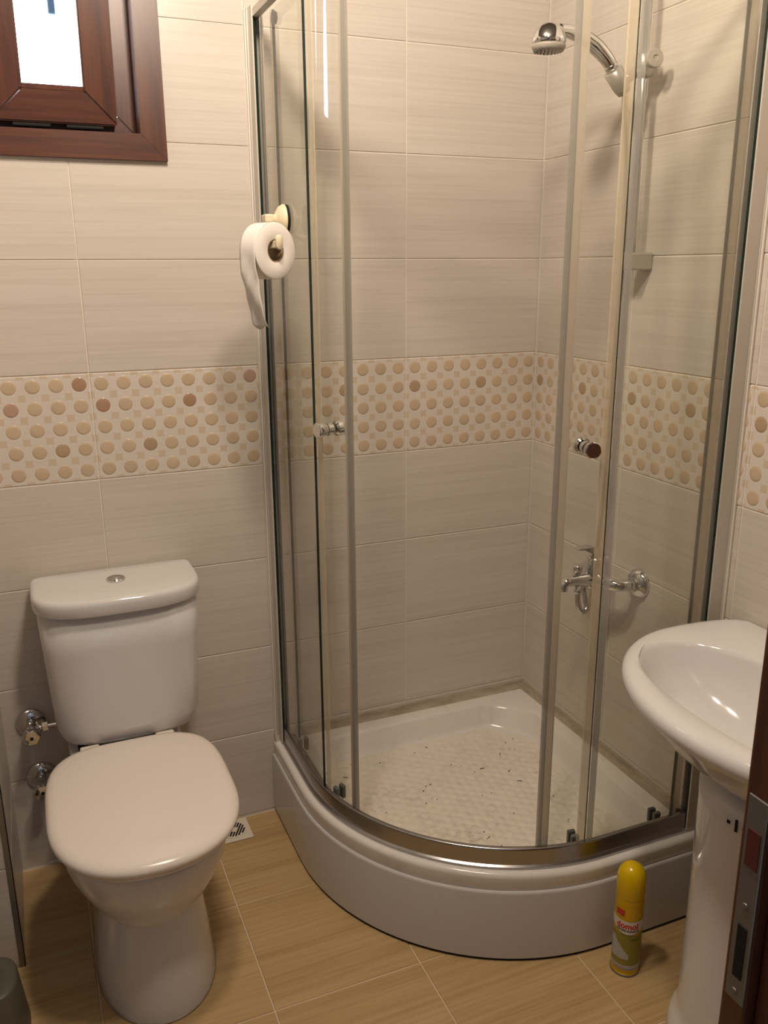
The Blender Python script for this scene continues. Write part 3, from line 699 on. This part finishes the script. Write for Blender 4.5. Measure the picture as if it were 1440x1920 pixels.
# angle valves on the wall beside the toilet
def angle_valve(x, z, label, end):
    v = thing('angle_valve', (x, 0, z), label, 'valve', 'chrome angle valves beside the toilet'); O = (x, 0, z)
    o = link('escutcheon', loc(lathe([(0.036, -0.0004+0.001), (0.036, 0.003), (0.033, 0.008), (0.024, 0.012), (0.013, 0.0135)], (0, -1, 0), O, 32), O), 'chrome', v, smooth=True)
    o = link('body', loc(lathe([(0.0105, 0.010), (0.0105, 0.03), (0.0135, 0.031), (0.0135, 0.056), (0.009, 0.058), (0.009, 0.068)], (0, -1, 0), O, 20), O), 'chrome', v, smooth=True); sharp(o, 40)
    n = 40; prof = []
    loops = []
    for r, h in ((0.013, 0.066), (0.0185, 0.068), (0.0195, 0.074), (0.0195, 0.084), (0.017, 0.088), (0.006, 0.089)):
        L = []
        for j in range(n):
            rr = r*(1+0.07*math.cos(6*2*pi*j/n)) if r > 0.01 else r
            L.append(Vector((x+rr*math.cos(2*pi*j/n), -h, z+rr*math.sin(2*pi*j/n))))
        loops.append(L)
    kn = link('knob', loc(loft(loops), O), 'chrome', v, smooth=True); sharp(kn, 45)
    link('index_mark', loc(lathe([(0.0042, 0.0892), (0.0042, 0.0902), (0, 0.0903)], (0, -1, 0), O, 12), O), 'black', kn)
    link('outlet', loc(tube([(x+0.010, -0.043, z), (x+0.032, -0.043, z+0.003)], 0.0085), O), 'chrome', v, smooth=True)
    link('outlet_nut', loc(lathe([(0.0115, 0), (0.0115, 0.012)], (1, 0, 0.1), (x+0.026, -0.043, z+0.002), 6), O), 'chrome', v)
    link('supply_hose', loc(tube(smooth_path([(x+0.036, -0.043, z+0.003), (x+0.06, -0.045, z+0.004), *end], 5), 0.006), O), 'chrome_dull', v, smooth=True)
angle_valve(-1.411, 0.412, 'upper chrome angle valve on the back wall beside the cistern', [(-1.334, -0.048, 0.417)])
angle_valve(-1.402, 0.262, 'lower chrome angle valve on the back wall beside the toilet bowl', [(-1.328, -0.047, 0.27)])

# floor drain
dx, dy = -0.941, -0.055
drain = thing('floor_drain', (dx, dy, 0), 'square cream floor drain with round slotted grate beside the toilet', 'drain')
DO = (dx, dy, 0)
link('plate', loc(box_me(dx-0.046, dx+0.046, dy-0.047, dy+0.046, 0.0003, 0.004, 0.0015, 2), DO), 'hinge_plastic', drain)
gr = link('grate', loc(lathe([(0.036, 0.0042), (0.036, 0.0058), (0.034, 0.0062), (0, 0.0062)], (0, 0, 1), DO, 36), DO), 'hinge_plastic', drain)
slots = []
for i in range(-4, 5):
    o_ = i*0.0072; h = math.sqrt(max(0.031**2-o_**2, 0))
    for a, b in ((-h, -0.010), (0.010, h)) if abs(i) < 2 else ((-h, h),):
        if b-a > 0.004:
            me = box_me(a, b, -0.0023, 0.0023, 0.0063, 0.0066)
            me.transform(Matrix.Translation((0, 0, 0)) @ Matrix.Rotation(math.radians(62), 4, 'Z') @ Matrix.Translation((0, o_, 0))); slots.append(me)
for me in slots: link('slot', me, 'black', gr)

# ------------------------------------------------------------------ wash basin
basin = thing('pedestal_basin', (0, -1.135, 0), 'white pedestal wash basin on the right wall beside the open door', 'wash basin')
BO = (0, -1.135, 0); BYc = -1.135
def bplan(hw, ext, z, back=-0.004, cx=-0.17, n=40):
    """closed plan: bulging front half, fuller back part cut off flat at the wall"""
    hx = ext+cx; L = []
    for i in range(n+1):
        t = -pi/2+pi*i/n; L.append(Vector((cx-hx*math.cos(t), BYc+hw*math.sin(t), z)))
    B = [cx+(back-cx)*i/8 for i in range(1, 9)]
    side_y = lambda x: hw*(1-min(0.98, ((x-cx)/0.265)**3))**(1/3)
    L += [Vector((x, BYc+side_y(x), z)) for x in B]
    L += [Vector((x, BYc-side_y(x), z)) for x in reversed(B)]
    return L
zt = 0.772
BCX = -0.235
def by_angle(P, n=96):
    """resample a closed plan loop at equal polar angles about the bowl centre"""
    z = P[0].z; Pd = []
    for a, b in zip(P, P[1:]+P[:1]):
        for q in range(12): Pd.append(a+(b-a)*q/12)
    A = sorted((math.atan2(p.y-BYc, p.x-BCX), math.hypot(p.y-BYc, p.x-BCX)) for p in Pd)
    A = [(a-2*pi, r) for a, r in A[-3:]]+A+[(a+2*pi, r) for a, r in A[:3]]
    out = []; k = 0
    for i in range(n):
        t = -pi+2*pi*(i+0.5)/n
        while A[k+1][0] < t: k += 1
        (a0, r0), (a1, r1) = A[k], A[k+1]; r = r0+(r1-r0)*((t-a0)/max(a1-a0, 1e-9))
        out.append(Vector((BCX+r*math.cos(t), BYc+r*math.sin(t), z)))
    return out
def oval(hx, hy, cx, z, e=2.25, n=96):
    return [Vector((cx+hx*math.copysign(abs(math.cos(2*pi*i/n))**(2/e), math.cos(2*pi*i/n)), BYc+hy*math.copysign(abs(math.sin(2*pi*i/n))**(2/e), math.sin(2*pi*i/n)), z)) for i in range(n)]
loops = [bplan(*q) for q in ((0.13, 0.26, 0.605), (0.175, 0.29, 0.618), (0.228, 0.335, 0.645), (0.270, 0.372, 0.675), (0.300, 0.400, 0.705), (0.312, 0.414, 0.722), (0.323, 0.425, 0.734),
         (0.332, 0.4335, 0.745), (0.334, 0.436, 0.756), (0.331, 0.433, 0.7655), (0.324, 0.426, 0.7715), (0.315, 0.417, 0.7742, -0.006), (0.304, 0.406, 0.7750, -0.010))]
loops += [oval(0.134, 0.274, -0.248, 0.7743), oval(0.130, 0.269, -0.248, 0.7715), oval(0.126, 0.263, -0.247, 0.764), oval(0.120, 0.249, -0.245, 0.735), oval(0.112, 0.222, -0.250, 0.700), oval(0.088, 0.170, -0.243, 0.667), oval(0.055, 0.095, -0.238, 0.648), oval(0.025, 0.03, -0.235, 0.641)]
o = link('bowl', loc(loft([by_angle(L) for L in loops]), BO), 'ceramic', basin, smooth=True); sharp(o, 60)
link('waste', loc(lathe([(0.030, 0.0), (0.030, 0.003), (0.026, 0.005), (0.020, 0.003), (0, 0.003)], (0, 0, 1), (-0.235, BYc, 0.6415), 28), BO), 'chrome_dull', basin, smooth=True)
def ped(r, rx, z, cx=-0.19, n=48):
    L = []
    for i in range(n):
        t = 2*pi*i/n; c, s = math.cos(t), math.sin(t)
        L.append(Vector((min(cx+rx*c, -0.03), BYc+r*s, z)))
    return L
S = [(0.141, 0.141, 0.0005), (0.144, 0.144, 0.015), (0.1435, 0.1435, 0.05), (0.141, 0.141, 0.068), (0.135, 0.135, 0.082), (0.1295, 0.130, 0.092), (0.1275, 0.128, 0.115), (0.127, 0.127, 0.30), (0.128, 0.128, 0.45), (0.129, 0.129, 0.56), (0.131, 0.129, 0.604)]
link('pedestal', loc(loft([ped(*s) for s in S]), BO), 'ceramic', basin, smooth=True); sharp(basin.children[-1], 60)

pm = []
for da, w_, h_ in ((-6.5, 0.0026, 0.0030), (0.0, 0.0022, 0.0115), (5.5, 0.0018, 0.0024)):
    a = math.radians(-165.0+da); me = box_me(-0.0006, 0.0006, -w_, w_, -h_, h_)
    me.transform(Matrix.Translation((-0.19+0.1302*math.cos(a), BYc+0.1302*math.sin(a), 0.578)) @ Matrix.Rotation(a, 4, 'Z')); pm.append(me)
link('printed_mark', loc(join_me(*pm), BO), 'black', basin)

# ------------------------------------------------------------------ spray can
CAN = Vector((-0.258, -0.862, 0)); CR = 0.0305
can = thing('spray_can', tuple(CAN), 'yellow aerosol cleaner can with domed cap on the floor before the shower tray', 'spray can')
cb = link('body', lathe([(0.028, 0.0005), (CR, 0.002), (CR, 0.008), (CR-0.0008, 0.010), (CR-0.0004, 0.012), (CR-0.0004, 0.1915), (0.026, 0.1920)], n=48), 'can_yellow_body', can, smooth=True); sharp(cb, 50)
link('base_rim', lathe([(0.0295, 0.0003), (CR+0.0008, 0.0012), (CR+0.0008, 0.004), (CR, 0.0055)], n=48), 'trim_metal', can, smooth=True)
link('cap', lathe([(CR-0.0003, 0.1922), (CR-0.0001, 0.1928), (CR-0.0001, 0.232), (CR-0.001, 0.241), (CR-0.004, 0.251), (CR-0.0095, 0.259), (CR-0.017, 0.2645), (0.007, 0.267), (0, 0.2675)], n=48), 'can_yellow', can, smooth=True)
VIEW = math.atan2(-2.092+0.862, -1.336+0.258)     # direction the printed front faces, turned a little
FRONT = VIEW+math.radians(2)
def patch(fn, mat, a0, a1, nz, name, r=CR+0.0002, na=24):
    """printed area on the can: fn(a)->(z0,z1), angles in degrees from the front, + to the viewer's right"""
    V, F = [], []
    for i in range(na+1):
        a = a0+(a1-a0)*i/na; z0, z1 = fn(a); th = FRONT+math.radians(a)
        for j in range(nz+1): V.append((r*math.cos(th), r*math.sin(th), z0+(z1-z0)*j/nz))
    for i in range(na):
        for j in range(nz): F.append((i*(nz+1)+j, (i+1)*(nz+1)+j, (i+1)*(nz+1)+j+1, i*(nz+1)+j+1))
    o = link(name, fix(mesh(V, F)), mat, cb, smooth=True)
    c = o.data.polygons[0]
    if c.normal.dot(c.center) < 0: o.data.flip_normals()
    return o
par = lambda a: (a/75.0)**2
patch(lambda a: (0.030, 0.108), 'can_olive', -75, 95, 1, 'olive_print')
patch(lambda a: (0.046+0.0, 0.098) if a < -50 else (0.046, 0.094-(a+50)*0.00062), 'can_grey', -75, 10, 1, 'grey_print', CR+0.00035)
patch(lambda a: (0.018, 0.0305), 'can_grey', -80, 95, 1, 'grey_band', CR+0.00035)
patch(lambda a: (0.0225, 0.0245), 'can_pink', -60, -5, 1, 'small_lines', CR+0.0005)
patch(lambda a: (0.0205, 0.0215), 'can_dark', -45, 60, 1, 'small_lines', CR+0.0005)
patch(lambda a: (0.110+0.016*par(a)-0.0015, 0.142), 'can_dark', -88, 88, 1, 'label_edge', CR+0.0003)
patch(lambda a: (0.110+0.016*par(a), 0.143+0.004*par(a)), 'can_white', -95, 95, 1, 'white_label', CR+0.0004)
patch(lambda a: (0.154, 0.168), 'can_red', -55, -17, 1, 'red_badge', CR+0.0003)
def can_text(s, size, a_mid, z, mat, name, width_deg=None, bold=0.0, r=CR+0.00065):
    cu = D.curves.new('t', 'FONT'); cu.body = s; cu.size = size; cu.align_x = 'CENTER'; cu.offset = bold; cu.extrude = 0.0; cu.resolution_u = 3
    t = D.objects.new('t', cu); COL.objects.link(t)
    dg = bpy.context.evaluated_depsgraph_get(); me = D.meshes.new_from_object(t.evaluated_get(dg))
    D.objects.remove(t); D.curves.remove(cu)
    bm = bmesh.new(); bm.from_mesh(me); bmesh.ops.triangulate(bm, faces=bm.faces)
    xs = [v.co.x for v in bm.verts]; w_ = max(xs)-min(xs); k_ = 1.0 if not width_deg else math.radians(width_deg)*r/w_
    for v in bm.verts:
        th = FRONT+math.radians(a_mid)+v.co.x*k_/r
        v.co = Vector((r*math.cos(th), r*math.sin(th), z+v.co.y))
    bm.to_mesh(me); bm.free()
    return link(name, me, mat, cb)
can_text('domol', 0.0205, -3, 0.1245, 'can_red', 'brand_lettering', 88, 0.0007)
can_text('F\u00dcR BAD & DUSCHE', 0.0068, 0, 0.1172, 'can_dark', 'small_lettering', 92, 0.0003)
can_text('CITRUS', 0.0055, 30, 0.0955, 'can_dark', 'small_lettering', 34, 0.0001)
can_text('BAD REINIGER', 0.0042, -36, 0.1595, 'can_pink', 'badge_lettering', 32, 0.0)

# ------------------------------------------------------------------ toilet roll and its suction holder
ang = math.radians(28)
ax = Vector((math.sin(-ang)*-1*-1, math.cos(ang), 0)).normalized()      # axis away from the viewer
nf = Vector((-0.836, -0.330, 1.517)); RL, RR, RC = 0.046, 0.0555, 0.0225
roll = thing('toilet_roll', tuple(nf), 'white toilet paper roll with loose sheet hanging, held by suction holder on shower glass', 'toilet paper')
loops = [[(RC, 0), (RC+0.001, -0.0006), (RR-0.002, -0.0006), (RR, 0.001), (RR, RL-0.001), (RR-0.002, RL), (RC, RL)]][0]
q = Vector((0, 0, 1)).rotation_difference(ax)
n = 56
ls = [[q @ Vector((r*math.cos(2*pi*j/n), r*math.sin(2*pi*j/n), h)) for j in range(n)] for r, h in loops]
pr = link('paper', loft(ls, False, False), 'paper', roll, smooth=True); sharp(pr, 40)
ls = [[q @ Vector((r*math.cos(2*pi*j/n), r*math.sin(2*pi*j/n), h)) for j in range(n)] for r, h in ((RC-0.0002, -0.0004), (RC-0.0002, RL-0.001), (RC-0.0016, RL-0.001), (RC-0.0016, -0.0004), (RC-0.0002, -0.0004))]
link('core', loft(ls, False, False), 'cardboard', roll, smooth=True)
side = Vector((-ax.y, ax.x, 0)); side = side if side.x < 0 else -side     # viewer's left
V, F = [], []; NS, NW = 26, 8
for i in range(NS+1):
    s = i/NS
    for j in range(NW+1):
        tt = j/NW
        if s < 0.18:
            a = math.radians(75-75*s/0.18); d = side*math.cos(a)*(RR+0.0012)+Vector((0, 0, 1))*math.sin(a)*(RR+0.0012)
            nar = 0
        else:
            g = (s-0.18)/0.82; d = side*(RR+0.0012-0.030*g**2.0)+Vector((0, 0, -0.152*g)); nar = 0.10*g**1.6
        p = d+ax*(RL*(0.01+0.98*(tt*(1-nar)+nar*0.15)))+side*(0.0022*math.sin(9*s+5*tt)*min(1, s*2)+0.0012*math.sin(23*s-8*tt)*min(1, s*2))*(1 if s > 0.2 else 0)
        if i == NS: p += Vector((0, 0, 0.004*math.sin(7*tt)))
        V.append(p)
for i in range(NS):
    for j in range(NW): F.append((i*(NW+1)+j, i*(NW+1)+j+1, (i+1)*(NW+1)+j+1, (i+1)*(NW+1)+j))
o = link('loose_sheet', mesh(V, F), 'paper', roll, smooth=True); sm = o.modifiers.new('thickness', 'SOLIDIFY'); sm.thickness = 0.0006
mp = Vector((-0.7785, -0.222, 1.583))
hold = thing('paper_holder', tuple(mp), 'cream plastic suction-cup paper holder stuck on the left shower glass', 'holder')
link('suction_cup', lathe([(0.031, 0.0001), (0.031, 0.002), (0.027, 0.006)], (-1, 0, 0), n=32), 'black', hold, smooth=True)
link('cover', lathe([(0.0315, 0.0062), (0.0315, 0.009), (0.027, 0.017), (0.018, 0.023), (0.011, 0.026), (0.010, 0.036), (0, 0.037)], (-1, 0, 0), n=32), 'cream_plastic', hold, smooth=True); sharp(hold.children[-1], 40)
me = box_me(-0.052, -0.034, -0.018, 0.014, -0.007, 0.010, 0.003, 2); link('lock_lever', me, 'cream_plastic', hold)
far = nf+ax*(RL+0.010)-mp+Vector((0, 0, 0.012)); near = nf-ax*0.008-mp+Vector((0, 0, 0.012))
link('arm', tube(smooth_path([(-0.018, 0.004, -0.006), (-0.028, 0.012, -0.030), tuple(far+Vector((0.012, 0.004, 0.006))), tuple(far)], 6), 0.0065), 'cream_plastic', hold, smooth=True)
def bar_between(a, b, wd, ht):
    d = (b-a).normalized(); s = Vector((0, 0, 1)).cross(d).normalized(); u = Vector((0, 0, 1))
    return loft([[p+s*x*wd+u*z*ht for x, z in ((-1, -1), (1, -1), (1, 1), (-1, 1))] for p in (a, b)])
o = link('rod', bar_between(far-ax*0.004, near, 0.0055, 0.0075), 'cream_plastic', hold); b_ = o.modifiers.new('bevel', 'BEVEL'); b_.width = 0.002; b_.segments = 2
sd = Vector((0, 0, 1)).cross(ax).normalized()
ls = []
for h in (0.0, -0.001, -0.0055, -0.0065):
    sc = 0.88 if h in (0.0, -0.0065) else 1.0
    L = []
    for j in range(28):
        t = 2*pi*j/28; z_ = 0.0085*math.sin(t)*sc+(0.0075 if math.sin(t) >= 0 else -0.0045)
        L.append(near+Vector((0, 0, 0.003))+sd*0.0085*math.cos(t)*sc+Vector((0, 0, z_))+ax*h)
    ls.append(L)
link('end_cap', loft(ls), 'cream_plastic', hold, smooth=True); sharp(hold.children[-1], 50)

# ------------------------------------------------------------------ grey brush holder at the lower left
bc = (-1.545, -0.505, 0)
bh = thing('brush_holder', bc, 'grey-green plastic toilet brush holder on the floor by the tiled corner', 'brush holder')
def rr(hx, hy, z, n=48, e=2.8):
    return [Vector((hx*math.copysign(abs(math.cos(2*pi*j/n))**(2/e), math.cos(2*pi*j/n)), hy*math.copysign(abs(math.sin(2*pi*j/n))**(2/e), math.sin(2*pi*j/n)), z)) for j in range(n)]
def circ(r, z, cx=-0.012, cy=-0.0, n=48): return [Vector((cx+r*math.cos(2*pi*j/n), cy+r*math.sin(2*pi*j/n), z)) for j in range(n)]
o = link('cup', loft([rr(0.078, 0.078, 0.0005), rr(0.080, 0.080, 0.004), rr(0.077, 0.077, 0.03), rr(0.068, 0.066, 0.119), rr(0.066, 0.064, 0.126), rr(0.063, 0.061, 0.129), circ(0.046, 0.129), circ(0.044, 0.126), circ(0.042, 0.08), circ(0.036, 0.02)]), 'bin_plastic', bh, smooth=True); sharp(o, 60)

# ------------------------------------------------------------------ open door leaf at the right edge
DX, DY, DT = -0.826, -1.636, 0.040
door = D.objects.new('door_1', None); COL.objects.link(door); door.location = (DX, DY, 0); tag(door, kind='structure')
H = 2.04
link('leaf', box_me(0, 0.80, -0.026, 0, 0.006, H, 0.002, 2), 'door_wood', door)
link('rebate_lip', box_me(0.012, 0.80, -DT, -0.0262, 0.006, H-0.012, 0.002, 2), 'door_wood', door)
lk = link('lock_plate', box_me(-0.0014, 0.0006, -0.0250, -0.0045, 0.868, 1.068, 0.0008), 'steel_plate', door)
link('latch_opening', box_me(-0.0022, -0.0013, -0.0215, -0.0085, 1.003, 1.038), 'dark_red', lk)
link('bolt_slot', box_me(-0.0022, -0.0013, -0.0200, -0.0105, 0.893, 0.945), 'black', lk)
for zz in (0.878, 0.965):
    link('screw', lathe([(0.0032, 0.0013), (0.0028, 0.0022), (0, 0.0023)], (-1, 0, 0), (0, -0.0148, zz), 12), 'steel_plate', lk)
